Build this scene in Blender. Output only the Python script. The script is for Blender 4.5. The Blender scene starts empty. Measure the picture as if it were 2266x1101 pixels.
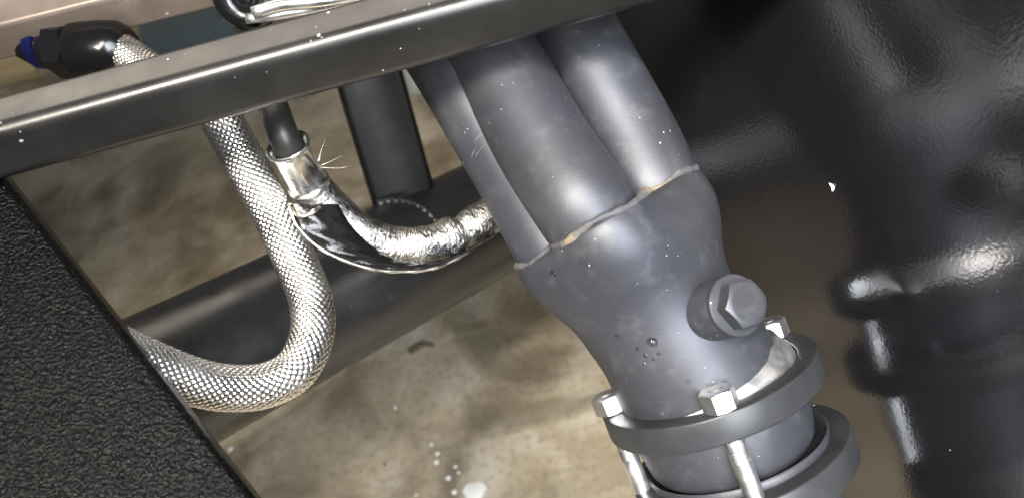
import bpy, math, random
from mathutils import Vector, Matrix
from mathutils.bvhtree import BVHTree
random.seed(7)
sc = bpy.context.scene
COL = sc.collection

# ------------------------------------------------------------------ camera
F = 1778.0                 # focal length in photograph pixels (2266 wide)
CAMH = 0.75
ROLL, PITCH = math.radians(17), math.radians(45)
H1 = Vector((math.cos(ROLL), math.sin(ROLL), 0))
UP = Vector((-math.sin(ROLL)*math.cos(PITCH), math.cos(ROLL)*math.cos(PITCH), math.sin(PITCH)))
H2 = H1.cross(UP)          # horizontal, towards the viewer
R = Matrix((H1, -H2, UP))  # camera axes -> world axes
CAM = Vector((0, 0, CAMH))
cd = bpy.data.cameras.new('camera')
cam = bpy.data.objects.new('camera', cd); COL.objects.link(cam)
cam.matrix_world = Matrix.Translation(CAM) @ R.to_4x4()
cd.sensor_width = 36; cd.lens = F/2266*36; cd.clip_start = 0.01; cd.clip_end = 200
cd.dof.use_dof = True; cd.dof.focus_distance = 0.345; cd.dof.aperture_fstop = 10
sc.camera = cam

# ------------------------------------------------------------------ world, lamps, exposure
w = bpy.data.worlds.new('World'); sc.world = w; w.use_nodes = True
w.node_tree.nodes['Background'].inputs[0].default_value = (0.95, 0.97, 1.0, 1)
w.node_tree.nodes['Background'].inputs[1].default_value = 0.11
def lamp(name, loc, target, sx, sy, power, col, long_axis, spread=180):
    d = bpy.data.lights.new(name, 'AREA'); d.shape = 'RECTANGLE'; d.size = sx; d.size_y = sy
    d.energy = power; d.color = col; d.spread = math.radians(spread)
    o = bpy.data.objects.new(name, d); COL.objects.link(o)
    z = (Vector(loc)-Vector(target)).normalized(); x = Vector(long_axis); x = (x-z*x.dot(z)).normalized(); y = z.cross(x)
    m = Matrix((x, y, z)).transposed().to_4x4(); m.translation = Vector(loc); o.matrix_world = m
    return o
TUBE_AXIS = R @ Vector((0.475, -0.88, 0.2))
lamp('work_lamp', Vector((0.22, -0.38, 0.97)), (0.08, 0.27, 0.45), 0.95, 0.45, 6.0, (0.90, 0.94, 1.0), TUBE_AXIS, 64)
lamp('overhead_light', (-0.55, 2.3, 2.3), (0, 0.4, 0.4), 2.2, 1.3, 44, (1.0, 0.88, 0.74), (1, 0, 0))  # added warm area light, standing in for a bright wall or ceiling ahead
lamp('overhead_light', (-0.40, -0.66, 2.0), (0.20, 0.20, 0.2), 1.3, 0.14, 17, (1.0, 0.93, 0.82), (1, 0.35, 0), 48)
sc.view_settings.view_transform = 'Standard'; sc.view_settings.look = 'None'
sc.view_settings.gamma = 1; sc.view_settings.use_curve_mapping = False
sc.view_settings.exposure = 0.0
try:
    sc.cycles.use_denoising = True
except Exception: pass

# ------------------------------------------------------------------ helpers
def cv(x, y, z): return R @ Vector((x, y, z))          # camera-frame direction -> world
def P(px, py, d): return CAM + R @ Vector(((px-1133)/F*d, -(py-550.5)/F*d, -d))
def ray(px, py): return (R @ Vector(((px-1133)/F, -(py-550.5)/F, -1))).normalized()
def PX(n, d): return n*d/F                             # n pixels at depth d, in metres

def mesh_obj(name, verts, faces, mat, parent=None, smooth=True, kind=None, sharp=None):
    me = bpy.data.meshes.new(name); me.from_pydata([tuple(v) for v in verts], [], faces)
    me.validate(); me.update()
    me.materials.append(mat)
    me.polygons.foreach_set('use_smooth', [smooth]*len(me.polygons))
    if smooth and sharp: me.set_sharp_from_angle(angle=math.radians(sharp))
    o = bpy.data.objects.new(name, me); COL.objects.link(o)
    if parent is not None: o.parent = parent; o.matrix_parent_inverse = parent.matrix_world.inverted()
    if kind: o['kind'] = kind
    return o
def thing(name, label, cat, loc, group=None):
    o = bpy.data.objects.new(name, None); COL.objects.link(o)
    o.empty_display_size = 0.01
    o.matrix_world = Matrix.Translation(loc)
    o['label'] = label; o['category'] = cat
    if group: o['group'] = group
    return o
def tag(o, label, cat, group=None):
    o['label'] = label; o['category'] = cat
    if group: o['group'] = group
    return o

def spline(pts, n):
    """Catmull-Rom through pts (Vectors or tuples of floats), n samples, even spacing."""
    P_ = [Vector(p) for p in pts]
    P_ = [2*P_[0]-P_[1]] + P_ + [2*P_[-1]-P_[-2]]
    raw = []
    for i in range(1, len(P_)-2):
        a, b, c, d = P_[i-1], P_[i], P_[i+1], P_[i+2]
        for k in range(40):
            t = k/40
            raw.append(0.5*((2*b)+(c-a)*t+(2*a-5*b+4*c-d)*t*t+(3*b-a-3*c+d)*t**3))
    raw.append(P_[-2])
    L = [0]
    for i in range(1, len(raw)): L.append(L[-1]+(raw[i]-raw[i-1]).length)
    out, j = [], 0
    for k in range(n):
        s = L[-1]*k/(n-1)
        while j < len(L)-2 and L[j+1] < s: j += 1
        t = (s-L[j])/max(1e-9, L[j+1]-L[j])
        out.append(raw[j].lerp(raw[j+1], min(1, t)))
    return out
def frames(pts, ref=None):
    T = [(pts[min(i+1, len(pts)-1)]-pts[max(i-1, 0)]).normalized() for i in range(len(pts))]
    n = ref if ref is not None else cv(0, 0, 1)
    n = (n-T[0]*n.dot(T[0])).normalized(); out = []
    for i, t in enumerate(T):
        n = (n-t*n.dot(t)).normalized()
        out.append((t, n, t.cross(n)))
    return out
def sweep(pts, rad, seg=32, cap=True, ref=None, prof=None):
    """tube: rad float / list / function(i, angle)->radius; prof: list of (a,b) cross-section points"""
    fr = frames(pts, ref); V, Fc = [], []
    m = len(prof) if prof else seg
    for i, (p, (t, n, b)) in enumerate(zip(pts, fr)):
        for k in range(m):
            if prof: V.append(p+n*prof[k][0]+b*prof[k][1])
            else:
                a = 2*math.pi*k/m
                r = rad(i, a) if callable(rad) else (rad[i] if isinstance(rad, (list, tuple)) else rad)
                V.append(p+(n*math.cos(a)+b*math.sin(a))*r)
    for i in range(len(pts)-1):
        for k in range(m):
            k2 = (k+1) % m
            Fc.append((i*m+k, i*m+k2, (i+1)*m+k2, (i+1)*m+k))
    if cap:
        Fc.append(tuple(range(m-1, -1, -1))); Fc.append(tuple(range((len(pts)-1)*m, len(pts)*m)))
    return V, Fc
def lathe(o, axis, prof, seg=48, closed=False, ref=None, rfun=None):
    """prof: list of (radius, height along axis)."""
    a = axis.normalized(); n = ref if ref is not None else cv(0.31, 0.2, 1)
    n = (n-a*n.dot(a)).normalized(); b = a.cross(n); V, Fc = [], []
    for r, h in prof:
        for k in range(seg):
            t = 2*math.pi*k/seg
            rr = r*(rfun(t) if rfun else 1)
            V.append(o+a*h+(n*math.cos(t)+b*math.sin(t))*rr)
    m = len(prof)
    for i in range(m if closed else m-1):
        j = (i+1) % m
        for k in range(seg):
            k2 = (k+1) % seg
            Fc.append((i*seg+k, i*seg+k2, j*seg+k2, j*seg+k))
    if not closed:
        if prof[0][0] > 1e-6: Fc.append(tuple(range(seg-1, -1, -1)))
        if prof[-1][0] > 1e-6: Fc.append(tuple(range((m-1)*seg, m*seg)))
    return V, Fc
def rrect(w_, h_, r, n=6):
    out = []
    for cx, cy, a0 in ((w_/2-r, h_/2-r, 0), (-w_/2+r, h_/2-r, 90), (-w_/2+r, -h_/2+r, 180), (w_/2-r, -h_/2+r, 270)):
        for k in range(n+1):
            a = math.radians(a0+90*k/n); out.append((cx+r*math.cos(a), cy+r*math.sin(a)))
    return out
def rbox(c, ax, ay, az, sx, sy, sz, r):
    """box with rounded long edges along az, end edges chamfered"""
    prof = rrect(sx, sy, r, 5); V, Fc = [], []
    lv = [(-sz/2, 1-r*0.8/min(sx, sy)*2), (-sz/2+r*0.8, 1), (sz/2-r*0.8, 1), (sz/2, 1-r*0.8/min(sx, sy)*2)]
    m = len(prof)
    for h, s in lv:
        for x, y in prof: V.append(c+ax*x*s+ay*y*s+az*h)
    for i in range(3):
        for k in range(m): Fc.append((i*m+k, i*m+(k+1) % m, (i+1)*m+(k+1) % m, (i+1)*m+k))
    Fc.append(tuple(range(m-1, -1, -1))); Fc.append(tuple(range(3*m, 4*m)))
    return V, Fc

# ------------------------------------------------------------------ materials
class M:
    def __init__(s, name):
        s.m = bpy.data.materials.new(name); s.m.use_nodes = True
        s.nt = s.m.node_tree; s.n = s.nt.nodes; s.l = s.nt.links
        s.b = s.n['Principled BSDF']
        s.tc = s.n.new('ShaderNodeTexCoord')
    def set(s, **k):
        for a, v in k.items():
            s.b.inputs[a.replace('_', ' ')].default_value = v if not isinstance(v, tuple) else (*v, 1)
        return s
    def noise(s, scale, detail=4, rough=0.55, vec=None, dist=0):
        t = s.n.new('ShaderNodeTexNoise'); t.inputs['Scale'].default_value = scale
        t.inputs['Detail'].default_value = detail; t.inputs['Roughness'].default_value = rough
        t.inputs['Distortion'].default_value = dist
        s.l.new(vec or s.tc.outputs['Object'], t.inputs['Vector']); return t.outputs['Fac']
    def voro(s, scale, feat='F1', out='Distance', vec=None, rnd=1):
        t = s.n.new('ShaderNodeTexVoronoi'); t.feature = feat; t.inputs['Scale'].default_value = scale
        t.inputs['Randomness'].default_value = rnd
        s.l.new(vec or s.tc.outputs['Object'], t.inputs['Vector']); return t.outputs[out]
    def mapping(s, scale, rot=(0, 0, 0)):
        t = s.n.new('ShaderNodeMapping'); t.inputs['Scale'].default_value = scale; t.inputs['Rotation'].default_value = rot
        s.l.new(s.tc.outputs['Object'], t.inputs['Vector']); return t.outputs[0]
    def ramp(s, fac, stops, interp='LINEAR'):
        t = s.n.new('ShaderNodeValToRGB'); t.color_ramp.interpolation = interp
        e = t.color_ramp.elements
        while len(e) < len(stops): e.new(0.5)
        for x, (p, c) in zip(e, stops):
            x.position = p; x.color = (c, c, c, 1) if not isinstance(c, tuple) else (*c, 1)
        s.l.new(fac, t.inputs[0]); return t.outputs[0]
    def mix(s, fac, a, b, mode='MIX'):
        t = s.n.new('ShaderNodeMix'); t.data_type = 'RGBA'; t.blend_type = mode
        for sock, v in ((t.inputs[0], fac), (t.inputs[6], a), (t.inputs[7], b)):
            if hasattr(v, 'is_linked'): s.l.new(v, sock)
            elif isinstance(v, tuple): sock.default_value = (*v, 1)
            else: sock.default_value = v
        return t.outputs[2]
    def math(s, op, a, b=0.0, c=None):
        t = s.n.new('ShaderNodeMath'); t.operation = op
        for i, v in enumerate((a, b) if c is None else (a, b, c)):
            if hasattr(v, 'is_linked'): s.l.new(v, t.inputs[i])
            else: t.inputs[i].default_value = v
        return t.outputs[0]
    def bump(s, h, strength=0.3, dist=0.001, prev=None):
        t = s.n.new('ShaderNodeBump'); t.inputs['Strength'].default_value = strength
        t.inputs['Distance'].default_value = dist; s.l.new(h, t.inputs['Height'])
        if prev: s.l.new(prev, t.inputs['Normal'])
        return t.outputs[0]
    def link(s, out, inp): s.l.new(out, s.b.inputs[inp]); return s
    def flecks(s, scale, size, thresh):
        """0..1 mask of rare small specks"""
        d = s.voro(scale); c = s.voro(scale, out='Color')
        sep = s.n.new('ShaderNodeSeparateColor'); s.l.new(c, sep.inputs[0])
        near = s.math('LESS_THAN', d, s.math('MULTIPLY', sep.outputs[1], size))
        rare = s.math('GREATER_THAN', sep.outputs[0], thresh)
        return s.math('MULTIPLY', near, rare)

def mat_header():
    s = M('header_coating').set(Metallic=0.5)
    big = s.noise(22, 5); fine = s.noise(900, 3); mid = s.noise(90, 4, 0.6)
    base = s.ramp(big, [(0.3, (0.030, 0.032, 0.038)), (0.7, (0.050, 0.051, 0.058))])
    base = s.mix(s.ramp(s.noise(14, 2), [(0.45, 0.0), (0.65, 0.6)]), base, (0.034, 0.037, 0.052))
    sm = s.ramp(mid, [(0.54, 0.0), (0.85, 0.28)])
    base = s.mix(sm, base, (0.15, 0.15, 0.155))
    # scuffs: stretched noise in two directions
    s1 = s.ramp(s.noise(1, 4, 0.6, s.mapping((60, 700, 60), (0.4, 0.2, 0.9))), [(0.60, 0.0), (0.72, 0.7)])
    gate = s.ramp(s.noise(28, 2), [(0.60, 0.0), (0.72, 0.8)])
    scuff = s.math('MULTIPLY', s1, gate)
    base = s.mix(scuff, base, (0.42, 0.42, 0.43))
    fl = s.math('MULTIPLY', s.flecks(650, 0.20, 0.93), s.ramp(s.noise(30, 3), [(0.42, 0.0), (0.6, 1.0)]))
    base = s.mix(s.math('MULTIPLY', fl, 0.85), base, (0.8, 0.8, 0.82))
    s.link(base, 'Base Color')
    s.link(s.ramp(mid, [(0.3, 0.44), (0.7, 0.55)]), 'Roughness')
    s.link(s.bump(fine, 0.10, 0.0004), 'Normal')
    return s.m
def mat_black_gloss(name, col=(0.012, 0.012, 0.013), rough=0.12, peel=700, peel_s=0.06, wavy=0.0, flk=True, ior=1.5):
    s = M(name).set(Roughness=rough)
    b = col
    if flk:
        b = s.mix(s.math('MULTIPLY', s.flecks(160, 0.10, 0.985), 0.5), col, (0.5, 0.5, 0.5))
        s.link(b, 'Base Color')
    else: s.set(Base_Color=col)
    r = s.ramp(s.noise(40, 4), [(0.3, rough*0.8), (0.75, rough*1.35)]); s.link(r, 'Roughness')
    n = None
    if wavy: n = s.bump(s.noise(18, 2), wavy, 0.004)
    n = s.bump(s.noise(peel, 2), peel_s, 0.0006, n)
    s.link(n, 'Normal'); s.set(IOR=ior); return s.m
def mat_satin(name, col, rough, metallic=0.0, bumpy=0.05, flk=0.96, ior=1.5):
    s = M(name).set(Metallic=metallic, IOR=ior)
    b = s.mix(s.ramp(s.noise(35, 5), [(0.35, 0.0), (0.75, 1.0)]), col, tuple(min(1, c*1.5+0.004) for c in col))
    b = s.mix(s.math('MULTIPLY', s.flecks(230, 0.2, flk), 0.8), b, (0.6, 0.6, 0.62))
    s.link(b, 'Base Color')
    s.link(s.ramp(s.noise(60, 4), [(0.3, rough*0.85), (0.75, rough*1.2)]), 'Roughness')
    s.link(s.bump(s.noise(1200, 2), bumpy, 0.0005), 'Normal'); return s.m
def mat_metal(name, col=(0.62, 0.62, 0.62), rough=0.2, bumpy=0.1, scale=500):
    s = M(name).set(Metallic=1.0)
    s.link(s.mix(s.noise(150, 4), tuple(c*0.8 for c in col), col), 'Base Color')
    s.link(s.ramp(s.noise(90, 4), [(0.3, rough*0.7), (0.75, rough*1.4)]), 'Roughness')
    s.link(s.bump(s.noise(scale, 3), bumpy, 0.0004), 'Normal'); return s.m
def mat_floor():
    s = M('stained_concrete')
    big = s.noise(5.0, 5, 0.58, dist=1.2); mid = s.noise(9, 6, 0.60, dist=1.0); fine = s.noise(120, 5, 0.65)
    st = s.noise(1, 4, 0.6, s.mapping((5, 26, 1), (0, 0, 0.75)))
    base = s.ramp(mid, [(0.3, (0.20, 0.157, 0.10)), (0.5, (0.33, 0.28, 0.195)), (0.7, (0.44, 0.40, 0.325))])
    base = s.mix(s.ramp(big, [(0.38, 0.7), (0.54, 0.0)]), base, (0.085, 0.064, 0.038))
    base = s.mix(s.ramp(st, [(0.55, 0.0), (0.75, 0.4)]), base, (0.42, 0.375, 0.27))
    base = s.mix(s.ramp(fine, [(0.36, 0.40), (0.50, 0.0)]), base, (0.12, 0.095, 0.06))
    base = s.mix(s.math('MULTIPLY', s.flecks(55, 0.16, 0.86), 0.75), base, (0.06, 0.045, 0.03))
    base = s.mix(s.math('MULTIPLY', s.flecks(47, 0.10, 0.90), 0.9), base, (0.7, 0.67, 0.58))
    s.link(base, 'Base Color')
    s.link(s.ramp(mid, [(0.3, 0.30), (0.7, 0.5)]), 'Roughness')
    s.link(s.bump(fine, 0.15, 0.002), 'Normal'); return s.m
def mat_crinkle():
    s = M('crinkle_paint').set(Base_Color=(0.002, 0.002, 0.0021), Roughness=0.3, IOR=1.17)
    v = s.voro(1000, 'SMOOTH_F1'); n = s.noise(700, 3, 0.6); n2 = s.noise(60, 3)
    h = s.math('ADD', s.math('MULTIPLY', v, 0.7), n)
    s.link(s.bump(h, 1.0, 0.00072), 'Normal')
    s.link(s.ramp(n2, [(0.3, 0.15), (0.7, 0.26)]), 'Roughness'); return s.m
def mat_foil():
    s = M('foil_wrap').set(Metallic=1.0, Roughness=0.2)
    n = s.noise(420, 5, 0.7, dist=1.5); big = s.noise(60, 3); r = s.voro(330, 'DISTANCE_TO_EDGE')
    s.link(s.ramp(big, [(0.38, (0.10, 0.10, 0.105)), (0.60, (0.45, 0.44, 0.41))]), 'Base Color')
    s.link(s.ramp(n, [(0.3, 0.24), (0.7, 0.40)]), 'Roughness')
    s.link(s.bump(r, 0.3, 0.001, s.bump(n, 0.55, 0.001)), 'Normal'); return s.m
def mat_weld():
    s = M('weld_metal').set(Metallic=0.3)
    n = s.noise(55, 3); f = s.noise(500, 4)
    s.link(s.ramp(n, [(0.46, (0.040, 0.041, 0.045)), (0.56, (0.07, 0.064, 0.054)), (0.66, (0.17, 0.135, 0.09))]), 'Base Color')
    s.set(Roughness=0.75, Metallic=0.0); s.link(s.bump(f, 0.5, 0.001), 'Normal'); return s.m
def mat_water():
    s = M('water').set(Base_Color=(1, 1, 1), Roughness=0.02, IOR=1.33)
    s.b.inputs['Transmission Weight'].default_value = 1.0; return s.m
def mat_plain(name, col, rough=0.5, metallic=0.0, nscale=60, var=0.75):
    s = M(name).set(Metallic=metallic, Roughness=rough)
    s.link(s.mix(s.noise(nscale, 4), tuple(c*var for c in col), col), 'Base Color')
    s.link(s.bump(s.noise(nscale*8, 2), 0.08, 0.0008), 'Normal'); return s.m
def mat_wood():
    s = M('raw_wood').set(Roughness=0.6)
    g = s.noise(1, 4, 0.6, s.mapping((4, 60, 60)))
    s.link(s.ramp(g, [(0.3, (0.42, 0.31, 0.16)), (0.7, (0.62, 0.5, 0.3))]), 'Base Color'); return s.m

HEADER = mat_header(); WELD = mat_weld(); FLOOR = mat_floor(); CRINKLE = mat_crinkle(); FOIL = mat_foil(); WATER = mat_water()
PANEL = mat_black_gloss('panel_paint', (0.005, 0.005, 0.006), 0.13, 700, 0.10, 0.05, ior=2.0)
RAILP = mat_black_gloss('chassis_paint', (0.014, 0.014, 0.0145), 0.30, 900, 0.05, 0.15, ior=1.55)
SATIN = mat_satin('satin_black_paint', (0.007, 0.0068, 0.0065), 0.32)
RAWTUBE = mat_satin('bronze_grey_satin', (0.13, 0.105, 0.085), 0.38, 0.3)  # brownish grey base colour, slightly metallic
ZINC = mat_metal('zinc_plating', (0.92, 0.93, 0.94), 0.36, 0.12)
BRAIDM = mat_metal('stainless_wire', (0.72, 0.71, 0.69), 0.30, 0.05, 900)
FERR = mat_metal('ferrule_steel', (0.84, 0.85, 0.82), 0.25, 0.06)
FLARE = mat_metal('bare_flare', (0.50, 0.50, 0.53), 0.45, 0.06)
RUBBER = mat_plain('black_rubber', (0.018, 0.018, 0.017), 0.42)
BLKANO = mat_plain('black_anodised', (0.006, 0.006, 0.007), 0.2, 0.2)
BLUEANO = mat_plain('blue_anodised', (0.02, 0.025, 0.14), 0.22, 0.8)
FLANGEM = mat_satin('flange_coating', (0.014, 0.015, 0.017), 0.40, 0.0, ior=1.38)
GREYBOX = mat_plain('blue_grey_plastic', (0.10, 0.13, 0.14), 0.5)
PALE = mat_plain('pale_plastic', (0.62, 0.60, 0.50), 0.5)
WHITEP = mat_plain('white_paint', (0.78, 0.77, 0.72), 0.6)
WOOD = mat_wood()

# ------------------------------------------------------------------ floor
fl = mesh_obj('floor', [(-6, -4, 0), (6, -4, 0), (6, 8, 0), (-6, 8, 0)], [(0, 1, 2, 3)], FLOOR, smooth=False)
fl['kind'] = 'structure'
def floor_hit(px, py, h=0.0):
    r = ray(px, py); t = (h-CAM.z)/r.z; return CAM+r*t
V, Fc = [], []
for px, py, rpx in ((1050, 1088, 25), (968, 1003, 5), (966, 1022, 6), (992, 1057, 6), (1005, 1088, 6), (955, 983, 4), (1008, 1032, 4), (510, 993, 6), (875, 902, 4), (1015, 1045, 3)):
    c = floor_hit(px, py, 0.0); d = (c-CAM).length; r = rpx*d/F*0.97; b = len(V); n = 18
    for k in range(n):
        a = 2*math.pi*k/n; rr = r*(1+0.13*math.sin(3*a+px)+0.07*math.sin(7*a+py)); V.append(c+Vector((math.cos(a)*rr, math.sin(a)*rr, 0.0008)))
    for k in range(n):
        a = 2*math.pi*k/n; V.append(c+Vector((math.cos(a)*r*0.7, math.sin(a)*r*0.7, 0.0018)))
    for k in range(n): Fc.append((b+k, b+(k+1) % n, b+n+(k+1) % n, b+n+k))
    Fc.append(tuple(range(b+n, b+2*n)))
sp = mesh_obj('paint_splatter', V, Fc, WHITEP, kind='stuff'); tag(sp, 'dried white paint splatter on the stained concrete floor', 'paint')
a, b = floor_hit(908, 782), floor_hit(962, 766)
tw = sweep(spline([a+Vector((0, 0, .003)), a.lerp(b, .5)+Vector((.002, .003, .006)), b+Vector((0, 0, .003))], 9), lambda i, t: 0.0035*(1.1-abs(i-3)/9), 8)
tag(mesh_obj('twig', *tw, mat_plain('twig_bark', (0.10, 0.075, 0.05), 0.7)), 'small brown twig lying on the concrete below the round rail', 'twig')

# ------------------------------------------------------------------ glossy black panel on the right (vertical sheet)
PNW = cv(-0.871, -0.342, 0.352).normalized()
PUW = Vector((0, 0, 1)); PUW = (PUW-PNW*PUW.dot(PNW)).normalized(); PHW = PUW.cross(PNW).normalized()      # in-plane axes
P0 = CAM-PNW*0.2485                     # the sheet's plane lies 0.25 m from the camera
def plane_hit(px, py):
    r = ray(px, py); t = (P0-CAM).dot(PNW)/r.dot(PNW); q = CAM+r*t; return (q-P0).dot(PHW), (q-P0).dot(PUW)
if (R @ H1).dot(PHW) < 0: PHW = -PHW
glint_bumps = [(1560, 195, 26, 0.0005), (2012, 650, 26, 0.0006), (2058, 770, 18, 0.0006), (1965, 520, 20, 0.0003)]  # shallow bumps added to the sheet so that glints show there
dd = [(*plane_hit(px, py), PX(s, 0.42), h) for px, py, s, h in glint_bumps]
NX, NZ = 190, 190
K = [plane_hit(*c) for c in ((1480, 1140), (2320, 1140), (2320, -40), (1270, -40))]
V, Fc = [], []
for side in (0, 1):
    for j in range(NZ+1):
        for i in range(NX+1):
            u, v = i/NX, j/NZ
            x = (K[0][0]*(1-u)+K[1][0]*u)*(1-v)+(K[3][0]*(1-u)+K[2][0]*u)*v
            z = (K[0][1]*(1-u)+K[1][1]*u)*(1-v)+(K[3][1]*(1-u)+K[2][1]*u)*v; h = 0
            for dx, dz, s, a in dd:
                e = ((x-dx)**2+(z-dz)**2)/(s*s)
                if e < 9: h += a*math.exp(-e)
            h += 0.0003*math.sin(x*23+1.3*math.sin(z*17))*math.cos(z*19+x*7)
            V.append(P0+PHW*x+PUW*z+PNW*(h-0.003*side))
q = (NX+1)*(NZ+1)
for j in range(NZ):
    for i in range(NX):
        k = j*(NX+1)+i
        Fc.append((k, k+1, k+NX+2, k+NX+1)); Fc.append((q+k, q+k+NX+1, q+k+NX+2, q+k+1))
rim = [i for i in range(NX)]+[j*(NX+1)+NX for j in range(NZ)]+[NZ*(NX+1)+i for i in range(NX, 0, -1)]+[j*(NX+1) for j in range(NZ, 0, -1)]
for k in range(len(rim)):
    a, b = rim[k], rim[(k+1) % len(rim)]; Fc.append((b, a, q+a, q+b))
pn = mesh_obj('body_panel', V, Fc, PANEL)
tag(pn, 'large glossy black painted panel behind the grey exhaust collector', 'panel')

# ------------------------------------------------------------------ chassis: round rail + upright post + weld
a, b = P(380, 843, 0.533), P(1090, 478, 0.70)
dirr = (b-a).normalized(); pts = [a-dirr*0.35+(b-a+dirr*0.75)*t/10 for t in range(11)]
ch = thing('chassis_rail', 'thick round glossy black chassis rail with a welded upright, behind the hoses', 'chassis', a)
RRV, RRF = sweep(pts, 0.0508, 64)
mesh_obj('round_rail', RRV, RRF, RAILP, ch, sharp=40)
RRB = BVHTree.FromPolygons([tuple(v) for v in RRV], RRF)
def on_rail(px, py):
    loc = RRB.ray_cast(CAM, ray(px, py))[0]
    return loc if loc is not None else P(px, py, 0.645)
# upright: rectangular tube rising from the rail
pb = P(900, 465, 0.665); pt = P(800, 120, 0.62)
ax = (pt-pb).normalized(); rt = cv(0.96, 0.22, -0.18); rt = (rt-ax*rt.dot(ax)).normalized(); fw = rt.cross(ax)
if fw.dot(CAM-pb) < 0: fw = -fw
V, Fc = rbox((pb+pt)/2, rt, fw, ax, 0.0508, 0.0508, (pt-pb).length+0.09, 0.005)
mesh_obj('upright_tube', V, Fc, mat_black_gloss('upright_paint', (0.005, 0.005, 0.005), 0.3, 900, 0.05, ior=1.3), ch, sharp=40)
wl = spline([on_rail(*q_) for q_ in ((838, 452), (872, 446), (912, 452), (945, 470), (972, 498), (988, 520))], 60)
mesh_obj('weld_bead', *sweep(wl, lambda i, t: 0.0036*(1+0.10*math.sin(i*1.1)+0.05*math.sin(i*3.1+t)), 10), RAILP, ch)

# ------------------------------------------------------------------ front square rail and back bar
def bar(px0, py0, px1, py1, d0, d1, side, theta, rad, ext=0.15):
    a, b = P(px0, py0, d0), P(px1, py1, d1); t = (b-a).normalized()
    a, b = a-t*ext, b+t*ext
    e1 = cv(-0.261, 0.965, 0); e2 = cv(0, 0, 1)
    nf = e2*math.cos(theta)-e1*math.sin(theta); nf = (nf-t*nf.dot(t)).normalized()
    V, Fc = sweep([a.lerp(b, k/12) for k in range(13)], 0, prof=rrect(side, side, rad, 8), ref=nf)
    return V, Fc, nf, t
V, Fc, nf, tt = bar(0, 307, 1060, 21, 0.300, 0.300, 0.0232, math.radians(48.4), 0.0052)
fr = mesh_obj('square_rail', V, Fc, SATIN, sharp=50)
tag(fr, 'satin black square steel rail crossing in front of the header tubes', 'steel rail')
RAILBVH = BVHTree.FromPolygons(V, Fc)
V, Fc, nf2, _ = bar(0, 58, 470, -58, 0.44, 0.44, 0.0254, math.radians(66), 0.0030, 0.2)
bk = mesh_obj('square_bar', V, Fc, RAWTUBE, sharp=50)
tag(bk, 'bronze grey square bar in the upper left corner above the black fitting', 'steel bar')

# ------------------------------------------------------------------ exhaust header
C1 = P(1341, 481, 0.345)
hd = thing('exhaust_header', 'matte grey exhaust header with three visible tubes merging into one collector', 'exhaust header', P(1567, 872, 0.352))
def tube(pxs, r, name):
    p = spline([P(*q) for q in pxs], 40)
    return mesh_obj(name, *sweep(p, r, 56), HEADER, hd, sharp=50)
tube([(860, -310, 0.40), (985, -40, 0.365), (1105, 150, 0.348), (1205, 325, 0.333), (1296, 460, 0.3215), (1316, 488, 0.3240), (1345, 530, 0.347)], 0.0203, 'primary_tube')
tube([(800, -210, 0.40), (910, 0, 0.385), (1012, 150, 0.362), (1160, 400, 0.352), (1236, 538, 0.345), (1260, 580, 0.346)], 0.0200, 'primary_tube')
tube([(1090, -260, 0.40), (1190, -80, 0.385), (1274, 80, 0.362), (1400, 310, 0.350), (1447, 417, 0.345), (1475, 470, 0.346)], 0.0200, 'primary_tube')
tube([(1050, -80, 0.42), (1150, 120, 0.405), (1340, 480, 0.376), (1360, 520, 0.376)], 0.0195, 'primary_tube')
# collector body: sections (left px, right px, depth, axis z tilt, lobe amount, depth radius factor)
SEC = [((1150, 592), (1532, 372), 0.345, 0.03, 1.00), ((1147, 603), (1541, 374), 0.345, 0.03, 0.96),
       ((1158, 628), (1560, 394), 0.345, 0.02, 0.86), ((1183, 660), (1580, 432), 0.345, 0.0, 0.66),
       ((1222, 695), (1590, 482), 0.345, -0.01, 0.46), ((1268, 732), (1594, 545), 0.345, -0.02, 0.26),
       ((1305, 780), (1612, 604), 0.346, -0.04, 0.10), ((1338, 828), (1655, 668), 0.347, -0.05, 0.03),
       ((1364, 880), (1700, 738), 0.349, -0.07, 0.0), ((1385, 925), (1728, 786), 0.351, -0.08, 0.0), ((1400, 955), (1745, 815), 0.352, -0.08, 0.0)]
lob_c, lob_r = 0.60, 0.40
def lobe(phi):
    """unit-half-width outline of four tubes: left/right at +-0.56, front/back at 0.62"""
    best = 0
    for (cx, cy, r) in ((0.555, 0, 0.445), (-0.555, 0, 0.445), (-0.12, 0.60, 0.46), (0.0, -0.60, 0.45)):
        th = math.atan2(cy, cx); c = math.hypot(cx, cy); s = math.sin(phi-th)*c
        if abs(s) < r and math.cos(phi-th) > 0: best = max(best, c*math.cos(phi-th)+math.sqrt(r*r-s*s))
    return best
SEG = 144
CIRC = ((0.555, 0, 0.445), (-0.555, 0, 0.445), (-0.12, 0.60, 0.46), (0.0, -0.60, 0.45))
lob = [max(lobe(2*math.pi*k/SEG), 0.50) for k in range(SEG)]
hp = [(cx+r*math.cos(2*math.pi*k/180), cy+r*math.sin(2*math.pi*k/180)) for cx, cy, r in CIRC for k in range(180)]
def polar_hull(ph):
    # radius of the convex hull along ph, from the support function of the circles
    best = 9
    for k in range(180):
        th = 2*math.pi*k/180; c_ = math.cos(ph-th)
        if c_ > 0.05: best = min(best, max(cx*math.cos(th)+cy*math.sin(th)+r for cx, cy, r in CIRC)/c_)
    return best
hul = [polar_hull(2*math.pi*k/SEG) for k in range(SEG)]
lob = [lob[k]*0.55+hul[k]*0.45 for k in range(SEG)]
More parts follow.
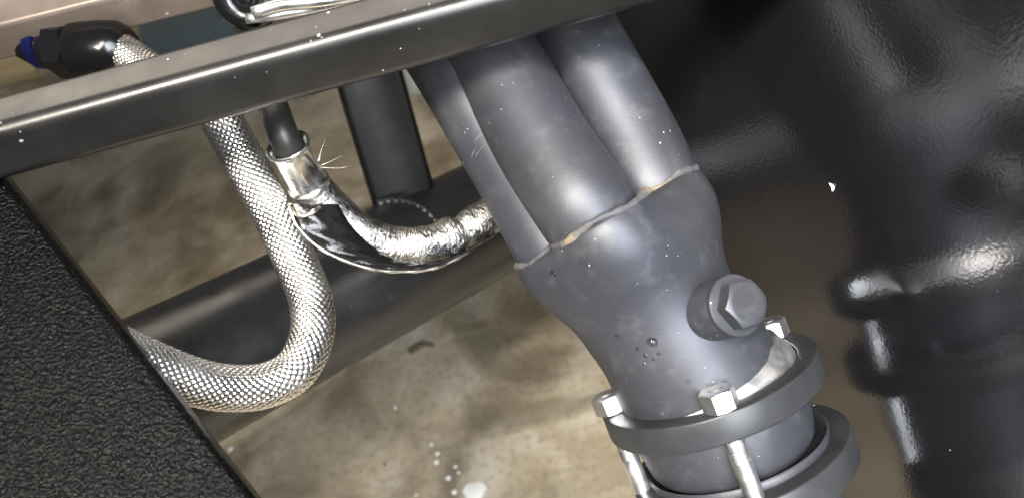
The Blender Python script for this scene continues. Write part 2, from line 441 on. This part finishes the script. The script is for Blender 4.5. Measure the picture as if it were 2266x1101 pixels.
# interpolate sections
def lerp(a, b, t): return a+(b-a)*t
rows = []
cols = [Vector((l[0], l[1], 0)) for l, *_ in SEC]; cols_r = [Vector((s[1][0], s[1][1], 0)) for s in SEC]
ext = [Vector((s[2]*1000, s[3]*100, s[4]*100)) for s in SEC]
def cr(L, u):
    i = min(int(u), len(L)-2); t = u-i
    a, b, c, d = L[max(i-1, 0)], L[i], L[i+1], L[min(i+2, len(L)-1)]
    return 0.5*((2*b)+(c-a)*t+(2*a-5*b+4*c-d)*t*t+(3*b-a-3*c+d)*t**3)
NR = 72; V = []; Fc = []
for i in range(NR+1):
    u = (len(SEC)-1)*i/NR
    l, r_, e = cr(cols, u), cr(cols_r, u), cr(ext, u)
    d = e.x/1000; tz = e.y/100; lb = max(0, min(1, e.z/100))
    pl, pr = P(l.x, l.y, d), P(r_.x, r_.y, d); c = (pl+pr)/2; hw = (pr-pl).length/2
    uu = (pr-pl).normalized()
    im = Vector((r_.x-l.x, r_.y-l.y, 0)).normalized(); axis = cv(-im.y, -im.x, tz).normalized()
    axis = (axis-uu*axis.dot(uu)).normalized(); vv = uu.cross(axis)
    if vv.dot(CAM-c) < 0: vv = -vv
    rows.append((c, uu, vv, axis, hw))
    sm = lb*lb*(3-2*lb)
    for k in range(SEG):
        ph = 2*math.pi*k/SEG; hb = min(1, i/9); hb = hb*hb*(3-2*hb); rr = hw*(1*(1-sm)+(lob[k]*(1-hb)+hul[k]*hb)*sm)
        V.append(c+(uu*math.cos(ph)+vv*math.sin(ph))*rr)
for i in range(NR):
    for k in range(SEG):
        k2 = (k+1) % SEG; Fc.append((i*SEG+k, i*SEG+k2, (i+1)*SEG+k2, (i+1)*SEG+k))
Fc.append(tuple(range(SEG-1, -1, -1)))
COLV, COLF = V, Fc
mesh_obj('collector_body', V, Fc, HEADER, hd, sharp=60)
BV = BVHTree.FromPolygons([tuple(v) for v in V], [f for f in Fc if len(f) == 4])
def on_collector(px, py):
    loc, n, i, d = BV.ray_cast(CAM, ray(px, py))
    if loc is None: return None, None
    if n.dot(CAM-loc) < 0: n = -n
    return loc, n
# weld bead round the seam
c, uu, vv, axis, hw = rows[0]
seam = []
for k in range(SEG*2+1):
    ph = math.pi*k/SEG; kk = (k/2) % SEG; rr = hw*lerp(lob[int(kk) % SEG], lob[(int(kk)+1) % SEG], kk-int(kk))*1.0
    seam.append(c+(uu*math.cos(ph)+vv*math.sin(ph))*(rr+0.0002)+axis*(0.0008*math.sin(k*0.21)))
mesh_obj('weld_bead', *sweep(seam, lambda i, t: 0.0016*(1+0.10*math.sin(i*0.9)+0.12*math.sin(i*0.37)+0.22*math.sin(i*0.13+1)), 10, cap=False), WELD, hd)
# sensor boss with hex plug
bo, bn = on_collector(1588, 700)
ba = (P(1634, 668, 0.322-0.012)-P(1592, 697, 0.338-0.012)); ba = cv(0.36, 0.20, 0.91).normalized()
top = P(1628, 675, 0.302)
base = top-ba*0.026
mesh_obj('sensor_boss', *lathe(base, ba, [(0.0118, -0.01), (0.0118, 0.0225), (0.0113, 0.0235)], 48), HEADER, hd, sharp=40)
def hexmesh(o, axis, af, h, r0=None, chamf=0.5, bottom=False, ref=None, hole=0.0, spin=0.0):
    """hexagon, across flats af, conical chamfer on top"""
    a = axis.normalized(); n = ref if ref is not None else cv(0.3, 0.9, 0.2); n = (n-a*n.dot(a)).normalized(); b = a.cross(n)
    r0 = r0 or af*0.5*0.97; seg = 72; V, Fc = [], []
    def rho(t): return (af/2)/math.cos(((t) % (math.pi/3))-math.pi/6)
    for ring in range(5):
        for k in range(seg):
            t = 2*math.pi*k/seg; p = rho(t); cut = max(0, p-r0)*chamf
            if ring == 0: r, z = min(p, r0) if bottom else p, 0.0
            elif ring == 1: r, z = p, (cut if bottom else 0.0001)
            elif ring == 2: r, z = p, h-cut
            elif ring == 3: r, z = min(r0, p), h
            else: r, z = r0*0.82, h+0.0002
            t2 = t+spin
            V.append(o+a*z+(n*math.cos(t2)+b*math.sin(t2))*r)
    for i in range(4):
        for k in range(seg): Fc.append((i*seg+k, i*seg+(k+1) % seg, (i+1)*seg+(k+1) % seg, (i+1)*seg+k))
    Fc.append(tuple(range(seg-1, -1, -1))); Fc.append(tuple(range(4*seg, 5*seg)))
    return V, Fc
pg = mesh_obj('plug', *lathe(base, ba, [(0.0100, 0.022), (0.0100, 0.0243), (0.0118, 0.0245), (0.0120, 0.0251), (0.0120, 0.0264), (0.0116, 0.0269), (0.009, 0.0272)], 56), HEADER, hd, sharp=35)
mesh_obj('hex_head', *hexmesh(base+ba*0.0268, ba, 0.0168, 0.0066, 0.0081, 0.7, ref=cv(0.45, 0.9, 0), spin=math.radians(8)), HEADER, pg, sharp=28)

# ------------------------------------------------------------------ flanges and bolts
c, uu, vv, axis, hw = rows[-1]
RN = cv(0.36, -0.93, -0.085).normalized()          # flange axis, pointing down the pipe
RC = P(1560, 834, 0.3525)                          # centre of the upper flange's top face
ring_ref = cv(0.933, 0.359, 0)
def ring_prof(ri, ro, h0, h1, b=0.0012, n=3):
    out = []
    for (cr_, ch_, a0) in ((ro-b, h0+b, 270), (ro-b, h1-b, 0), (ri+b, h1-b, 90), (ri+b, h0+b, 180)):
        for k in range(n+1):
            a = math.radians(a0+90*k/n); out.append((cr_+b*math.cos(a), ch_+b*math.sin(a)))
    return out
tri = lambda t: 1+0.012*math.cos(3*t+0.6)
fl1 = mesh_obj('flange_ring', *lathe(RC, RN, ring_prof(0.0398, 0.0487, 0, 0.0118, 0.0009), 96, True, ring_ref, tri), FLANGEM, sharp=50)
tag(fl1, 'thick dark grey clamp ring round the bottom of the collector, upper of two', 'flange', 'exhaust flanges')
# flared ball end of the collector
mesh_obj('flared_lip', *lathe(RC, RN, [(0.0345, -0.009), (0.0358, -0.0065), (0.0386, -0.0022), (0.0395, 0.0005), (0.0395, 0.0035), (0.0380, 0.005)], 72, ref=ring_ref), FLARE, hd, sharp=60)
prof = [(0.0375, 0.004), (0.0392, 0.010), (0.0392, 0.016), (0.0387, 0.022), (0.0378, 0.028), (0.0366, 0.0335), (0.0350, 0.036), (0.0335, 0.0355), (0.0335, 0.02)]
mesh_obj('ball_end', *lathe(RC+RN*0.0, RN, prof, 72, ref=ring_ref), HEADER, hd, sharp=60)
# lower flange (of the pipe below)
RC2 = P(1624, 984, 0.3558); RN2 = cv(0.37, -0.925, -0.09).normalized()
pp = thing('pipe_flange', 'dark grey flange with conical cup at the bottom edge, lower of two', 'flange', RC2+RN2*0.05, 'exhaust flanges')
mesh_obj('flange_plate', *lathe(RC2, RN2, ring_prof(0.0402, 0.0492, 0.004, 0.0165, 0.0010), 96, True, ring_ref, tri), FLANGEM, pp, sharp=50)
mesh_obj('cup', *lathe(RC2, RN2, [(0.0412, 0.0015), (0.0402, 0.0005), (0.0385, 0.003), (0.036, 0.012), (0.034, 0.022), (0.034, 0.06), (0.036, 0.06), (0.037, 0.02), (0.0400, 0.006)], 72, True, ring_ref), HEADER, pp, sharp=60)
mesh_obj('pipe', *lathe(RC2, RN2, [(0.0345, 0.055), (0.036, 0.056), (0.036, 0.14), (0.034, 0.141)], 64, ref=ring_ref), HEADER, pp, sharp=60)
def bolt(px, py, d, label, spin, length=0.085):
    th = math.radians(px); vq = RN.cross(ring_ref).normalized(); uq = ring_ref-RN*ring_ref.dot(RN); uq.normalize()
    if vq.dot(CAM-RC) < 0: vq = -vq
    o = RC+(uq*math.cos(th)+vq*math.sin(th))*0.0432-RN*0.0002; up = -RN
    t = thing('flange_bolt', label, 'bolt', o, 'zinc bolts clamping the flanges')
    mesh_obj('nut', *hexmesh(o, up, 0.0128, 0.0080, 0.0062, 0.55, True, spin=spin), ZINC, t, sharp=26)
    pr = [(0.0028, 0.0082), (0.0036, 0.0079), (0.0038, 0.0070)]
    h = 0.0
    pr = [(0.0, 0.0088), (0.0028, 0.0086), (0.0037, 0.0076)]
    z = 0.0074
    while z > -0.022:
        pr += [(0.0034, z), (0.0040, z-0.0005)]; z -= 0.00105
    pr += [(0.0040, z-0.001), (0.0040, -length), (0.0030, -length-0.001)]
    mesh_obj('shank', *lathe(o, up, pr, 28), ZINC, t, sharp=40)
    return t
bolt(97, 0, 0, 'zinc bolt nearest the camera with its long bright shank crossing the flange gap', 0.25)
bolt(-24, 0, 0, 'zinc bolt half hidden behind the hex plug at the right of the flange', 0.0)
bolt(183, 0, 0, 'zinc bolt at the left end of the upper clamp ring', 0.35)

# ------------------------------------------------------------------ water drops on the collector
WL = ['largest water drop beading on the grey collector', 'small water drop just left of the largest drop', 'small water drop directly below the largest drop, nearest to it',
      'small water drop to the lower right of the largest drop', 'tiny water drop lower right in the cluster under the largest drop', 'tiny water drop lowest in the cluster under the largest drop',
      'lone dark water drop between the drop cluster and the front bolt', 'tiny water drop just above the largest drop', 'water drop on the shaded left flank of the collector above its narrow neck', 'water drop below the weld seam on the shaded left side of the collector']
for i, (px, py, rp) in enumerate(((1443, 757, 13), (1411, 771, 4.5), (1427, 786, 5), (1457, 782, 4.5), (1445, 795, 4), (1425, 803, 4), (1523, 844, 5), (1458, 727, 3), (1365, 743, 5), (1224, 604, 8))):
    p, n = on_collector(px, py)
    if p is None: continue
    r = rp*(p-CAM).length/F*0.96
    V, Fc = lathe(p-n*r*0.05, n, [(r, 0), (r*0.98, r*0.18), (r*0.85, r*0.40), (r*0.6, r*0.58), (r*0.3, r*0.67), (0.00001, r*0.69)], 20)
    o = mesh_obj('water_drop', V, Fc, WATER)
    tag(o, WL[i], 'water drop', 'water drops on the collector')

# ------------------------------------------------------------------ braided hoses
def braided(path, rad, n_samp, carriers, pitch, label, nm='braided_hose'):
    pts = spline(path, n_samp); fr = frames(pts)
    t = thing(nm, label, 'hose', pts[-1], 'braided steel hoses')
    R_ = rad if callable(rad) else (lambda s: rad)
    N = len(pts)
    mesh_obj('rubber_core', *sweep(pts, [R_(i/(N-1))*0.955 for i in range(N)], 32), RUBBER, t)
    L = sum((pts[i+1]-pts[i]).length for i in range(N-1)); V, Fc = [], []
    turns = L/pitch
    cross = 2*carriers*turns                     # crossings per strand over the length
    for sgn in (1, -1):
        for c_ in range(carriers):
            b0 = len(V)
            for i in range(N):
                s = i/(N-1); a = sgn*2*math.pi*turns*s+2*math.pi*c_/carriers
                r = R_(s); tt, n, b = fr[i]
                lift = sgn*math.cos(carriers*2*math.pi*turns*s)*0.035*r
                rd = n*math.cos(a)+b*math.sin(a); tg = -n*math.sin(a)+b*math.cos(a)
                dirv = (tt*L/max(turns, 1e-6)/(2*math.pi*r)+tg*sgn).normalized()
                wd = rd.cross(dirv)
                hwid = 0.47*2*math.pi*r/carriers*abs(dirv.dot(tt))
                for k, (x, y) in enumerate(((-1, -0.022), (-0.55, 0.006), (0, 0.014), (0.55, 0.006), (1, -0.022))):
                    V.append(pts[i]+rd*(r+lift+y*r)+wd*hwid*x)
            for i in range(N-1):
                for k in range(4):
                    q = b0+i*5+k; Fc.append((q, q+1, q+6, q+5))
    mesh_obj('wire_braid', V, Fc, BRAIDM, t, kind='stuff')
    return t
hose = [(440, 170, 0.375), (497, 275, 0.372), (548, 370, 0.370), (608, 478, 0.368), (655, 580, 0.366), (688, 665, 0.362), (690, 740, 0.356), (655, 815, 0.348), (585, 852, 0.340), (500, 857, 0.332), (425, 842, 0.324), (352, 815, 0.316), (250, 770, 0.305)]
braided([P(*q) for q in hose], 0.0094, 1300, 18, 0.058, 'silver braided steel hose looping down in front of the round rail')
braided([P(262, 110, 0.44), P(310, 142, 0.435), P(372, 185, 0.425), P(440, 240, 0.42)], 0.0098, 300, 18, 0.058, 'short braided hose stub leaving the black fitting behind the rail')

# ------------------------------------------------------------------ hose end fitting (top left)
fo, fx = P(275, 112, 0.440), P(60, 104, 0.45)
fa = (fx-fo).normalized()
ft = thing('hose_fitting', 'black anodised hose end with a blue collar between the two bars', 'hose fitting', fo)
mesh_obj('socket', *lathe(fo, fa, [(0.0115, -0.003), (0.0140, 0.0), (0.0158, 0.004), (0.0162, 0.026), (0.0150, 0.0285)], 48), BLKANO, ft, sharp=40)
mesh_obj('hex_nut', *hexmesh(fo+fa*0.0286, fa, 0.029, 0.012, 0.0143, 0.5, True), BLKANO, ft, sharp=26)
mesh_obj('elbow', *sweep(spline([fo+fa*0.039, fo+fa*0.050+cv(0, 0.001, 0), fo+fa*0.060+cv(0, 0.005, 0)], 20), 0.0122, 32), BLKANO, ft)
mesh_obj('collar', *lathe(fo+fa*0.046+cv(0, 0.002, 0), fa, [(0.0122, 0), (0.0138, 0.001), (0.0138, 0.0065), (0.0122, 0.0075)], 48), BLUEANO, ft, sharp=40)

# ------------------------------------------------------------------ black hose with ferrule and foil sleeve
fs = thing('foil_hose', 'foil wrapped hose with a bright steel ferrule curving behind the header', 'hose', P(690, 425, 0.37))
FA = cv(-0.21, 0.66, 0.72).normalized()            # ferrule axis, pointing up out of the cup
FB = P(686, 412, 0.368); FL = 0.0246
mesh_obj('rubber_hose', *sweep(spline([P(560, 100, 0.385), P(585, 180, 0.368), P(606, 240, 0.354), P(622, 285, 0.348), FB+FA*FL, FB+FA*0.012, FB], 40), 0.0066, 36), RUBBER, fs)
mesh_obj('ferrule', *lathe(FB, FA, [(0.0085, -0.0006), (0.0096, 0.0), (0.0100, 0.0008), (0.0100, 0.0016), (0.0092, 0.0022), (0.0086, 0.0030), (0.0085, FL-0.003), (0.0090, FL-0.002), (0.0100, FL-0.0008), (0.0101, FL), (0.0096, FL+0.0007), (0.0087, FL+0.0002), (0.0078, FL-0.003), (0.0074, FL-0.008), (0.0060, FL-0.009), (0.0060, 0.002)], 64, True,
         rfun=lambda t: 1), FERR, fs, sharp=50)
slv = [FB-FA*0.000+cv(0, 0, -0.001), P(735, 462, 0.374), P(795, 514, 0.379), P(860, 540, 0.383), P(925, 544, 0.387), P(985, 530, 0.391), P(1045, 500, 0.396), P(1120, 455, 0.402)]
sp_ = spline(slv, 640)
from mathutils import noise as mn
def foilr(i, t):
    x = i/639; g = min(1, max(0.12, (x-0.22)/0.22))
    cx, cy = math.cos(t), math.sin(t)
    w_ = mn.noise(Vector((x*95+3.0*mn.noise(Vector((x*16, cx*1.5, cy*1.5))), cx*2.0, cy*2.0)))
    w2 = mn.noise(Vector((x*190, cx*3.5+7, cy*3.5)))
    w3 = mn.noise(Vector((x*26, cx*1.6+3, cy*1.6)))
    kink = -0.0016*math.exp(-((x-0.76)/0.025)**2)+0.0012*math.exp(-((x-0.69)/0.035)**2)
    return 0.0092+g*(0.00030*(abs(w_)*2.4-0.5)+0.00034*w2)+0.0003*w3*g+kink
mesh_obj('foil_sleeve', *sweep(sp_, foilr, 96), FOIL, fs)
# black seam flap under the sleeve with a curled torn edge
inn = spline([P(748, 452, 0.359), P(778, 500, 0.362), P(828, 548, 0.366), P(880, 572, 0.372), P(940, 578, 0.378), P(1000, 566, 0.385), P(1095, 515, 0.394)], 60)
out = spline([P(638, 452, 0.350), P(660, 503, 0.350), P(714, 552, 0.353), P(798, 588, 0.360), P(880, 600, 0.368), P(975, 588, 0.378), P(1095, 523, 0.393)], 60)
FLAP = mat_black_gloss('flap_film', (0.006, 0.006, 0.006), 0.2, 240, 0.5, 0.3, False, ior=1.4)
V, Fc = [], []
for i in range(60):
    nrm = (CAM-inn[i]).normalized()
    for k in range(9):
        s = k/8; bulge = math.sin(math.pi*s)*0.0035+0.0005*math.sin(i*0.9+k)
        V.append(inn[i].lerp(out[i], s)+nrm*bulge)
    for k in range(9):
        s = k/8; V.append(inn[i].lerp(out[i], s)+nrm*(math.sin(math.pi*s)*0.0035-0.0012))
for i in range(59):
    for k in range(8):
        a = i*18+k; Fc.append((a, a+1, a+19, a+18)); Fc.append((a+9, a+27, a+28, a+10))
    a = i*18; Fc.append((a+8, a+17, a+35, a+26)); Fc.append((a, a+18, a+27, a+9))
mesh_obj('seam_flap', V, Fc, FLAP, fs)
edge = [o_+(CAM-o_).normalized()*0.0004 for o_ in out[:52]]
mesh_obj('flap_edge', *sweep(edge, lambda i, t: 0.0008*(1+0.2*math.sin(i*1.1)), 8), mat_metal('flap_edge_foil', (0.72, 0.68, 0.62), 0.3, 0.2), fs)
curl = spline([P(640, 452, 0.352), P(652, 470, 0.350), P(672, 478, 0.349), P(692, 470, 0.350), P(708, 458, 0.353)], 24)
mesh_obj('flap_edge', *sweep(curl, lambda i, t: 0.0011*(1+0.3*math.sin(i*0.8)), 8), mat_metal('torn_edge', (0.70, 0.60, 0.52), 0.35, 0.3), fs)
for q in ([(702, 365, .362), (710, 335, .362), (721, 303, .362)], [(704, 368, .362), (730, 358, .362), (758, 344, .362)], [(706, 370, .362), (740, 372, .362), (771, 369, .362)], [(702, 360, .362), (708, 350, .362), (708, 340, .362)]):
    mesh_obj('stray_bristle', *sweep(spline([P(*z) for z in q], 10), lambda i, t: 0.00008*(1.2-i/12), 6), BRAIDM, fs)

# ------------------------------------------------------------------ crinkle-painted panel, lower left
e0, e1 = P(-60, 300, 0.315), P(600, 1145, 0.262)
ed = (e1-e0).normalized(); nn = (CAM-(e0+e1)/2).normalized(); nn = (nn+cv(-0.15, 0.1, 0)).normalized(); nn = (nn-ed*nn.dot(ed)).normalized()
side = nn.cross(ed)
if side.dot(P(0, 1000, 0.28)-e0) < 0: side = -side
V, Fc = [], []
prof = []                                          # (along side, along nn)
rb = 0.0035
for k in range(60): prof.append((0.30*(1-k/59)**1+rb, 0))
for k in range(1, 11):
    a = math.pi/2*k/10; prof.append((rb-rb*math.sin(a), -(rb-rb*math.cos(a))))
for k in range(1, 8): prof.append((0, -rb-0.024*k/7))
for k in range(0, 8): prof.append((0.0015, -rb-0.024+0.0238*k/7))
for k in range(60): prof.append((0.0025+rb+0.2945*k/59, -0.0022))
NL = 60; Lh = (e1-e0).length+0.10; m = len(prof)
for i in range(NL+1):
    p = e0-ed*0.02+ed*Lh*i/NL
    for x, y in prof: V.append(p+side*x+nn*y)
for i in range(NL):
    for k in range(m):
        k2 = (k+1) % m; Fc.append((i*m+k, i*m+k2, (i+1)*m+k2, (i+1)*m+k))
Fc.append(tuple(range(m))); Fc.append(tuple(range(NL*m+m-1, NL*m-1, -1)))
cp = mesh_obj('crinkle_panel', V, Fc, CRINKLE, sharp=50)
tag(cp, 'black crinkle painted sheet panel with folded edge in the lower left corner', 'panel')

# ------------------------------------------------------------------ unseen slab added above the frame to shade the far floor
V, Fc = rbox(Vector((-0.45, 1.55, 0.98)), Vector((1, 0, 0)), Vector((0, 0.97, 0.24)), Vector((0, -0.24, 0.97)), 2.2, 1.1, 0.12, 0.05)
tag(mesh_obj('shade_slab', V, Fc, RAILP, sharp=40), 'black slab added out of view above the frame to shade the far floor', 'shade slab')

# ------------------------------------------------------------------ bits in the background, top left
kb = thing('clamp_eye', 'glossy black rounded clamp with a bright steel arm above the square rail', 'clamp', P(545, 20, 0.385))
mesh_obj('eye', *sweep([P(545, -18, 0.385)+cv(math.cos(t)*0.0100, math.sin(t)*0.0115, 0.004*math.sin(t)) for t in [2*math.pi*k/40 for k in range(41)]], 0.0068, 24), BLKANO, kb)
mesh_obj('hub', *lathe(P(545, -18, 0.392), cv(0.1, 0.1, 1), [(0.009, -0.004), (0.010, 0), (0.0095, 0.007), (0.006, 0.009), (0.00001, 0.0095)], 40), BLKANO, kb)
mesh_obj('steel_arm', *sweep(spline([P(560, 30, 0.376), P(620, 12, 0.376), P(720, 2, 0.376), P(860, -25, 0.38)], 16), 0.0030, 16), ZINC, kb)
mesh_obj('lower_arm', *sweep(spline([P(545, 42, 0.380), P(590, 37, 0.380), P(680, 22, 0.380), P(830, -12, 0.38)], 16), 0.0024, 16), ZINC, kb)

def floor_box(name, pxs, h, mat, label, cat):
    base = [floor_hit(x, y) for x, y in pxs]; n = len(base)
    V = base+[p+Vector((0, 0, h)) for p in base]
    Fc = [tuple(range(n-1, -1, -1)), tuple(range(n, 2*n))]+[(k, (k+1) % n, n+(k+1) % n, n+k) for k in range(n)]
    return tag(mesh_obj(name, V, Fc, mat, smooth=False), label, cat)
floor_box('wood_board', [(-150, 230), (90, 172), (60, 60), (-200, 120)], 0.02, WOOD, 'pale wooden board on the floor at the far left between the bars', 'board')
floor_box('storage_bin', [(372, 190), (560, 140), (520, -60), (340, -10)], 0.10, GREYBOX, 'blue grey plastic bin on the floor behind the bars', 'bin')
q = P(915, 175, 0.68)
V, Fc = rbox(q, cv(0.96, 0.1, -.2).normalized(), cv(-0.1, 0.96, 0.2).normalized(), cv(.2, -.2, .95).normalized(), 0.026, 0.026, 0.02, 0.002)
tag(mesh_obj('pale_block', V, Fc, PALE, sharp=40), 'small pale cream block between the upright and the leftmost header tube', 'block')

# ------------------------------------------------------------------ specks and drops on the square rail, chip on the panel
V, Fc = [], []
for px, py, rp in ((624, 44, 6), (653, 27, 4), (697, 28, 5), (700, 60, 4.5), (688, 91, 5), (712, 83, 4), (848, 156, 5), (950, 10, 5), (896, 22, 4), (300, 178, 3.5), (410, 120, 4), (28, 250, 4), (120, 257, 4), (2, 272, 5), (600, 66, 3), (560, 130, 3), (45, 292, 4), (48, 312, 8), (194, 366, 9), (520, 172, 3), (590, 160, 3)):
    loc, n, i, d = RAILBVH.ray_cast(CAM, ray(px, py))
    if loc is None: continue
    if n.dot(CAM-loc) < 0: n = -n
    r = rp*(loc-CAM).length/F*0.5
    v, f = lathe(loc-n*r*0.1, n, [(r, 0), (r*0.85, r*0.35), (r*0.45, r*0.6), (0.00001, r*0.66)], 12, ref=cv(random.random(), random.random(), 0.3), rfun=lambda t: 1+0.2*math.sin(2*t+px))
    b = len(V); V += v; Fc += [tuple(b+k for k in q_) for q_ in f]
mesh_obj('dust_specks', V, Fc, mat_plain('pale_dust', (0.17, 0.17, 0.19), 0.3), fr, kind='stuff')
hx, hz = plane_hit(1842, 413); c = P0+PHW*hx+PUW*hz+PNW*0.0006
V = [c+PHW*x*0.0011+PUW*z*0.0011+PNW*y for x, z, y in ((-1.6, 1.0, 0.0), (0.2, 1.5, 0), (1.3, 0.9, 0), (1.5, -0.5, 0), (0.9, -1.7, 0), (0.3, -0.4, 0), (-0.5, 0.3, 0), (0.4, 0.6, 0.0009))]
Fc = [(k, (k+1) % 7, 7) for k in range(7)]
tag(mesh_obj('paint_chip', V, Fc, WHITEP, smooth=False), 'tiny white paint chip stuck on the glossy black panel', 'paint chip')
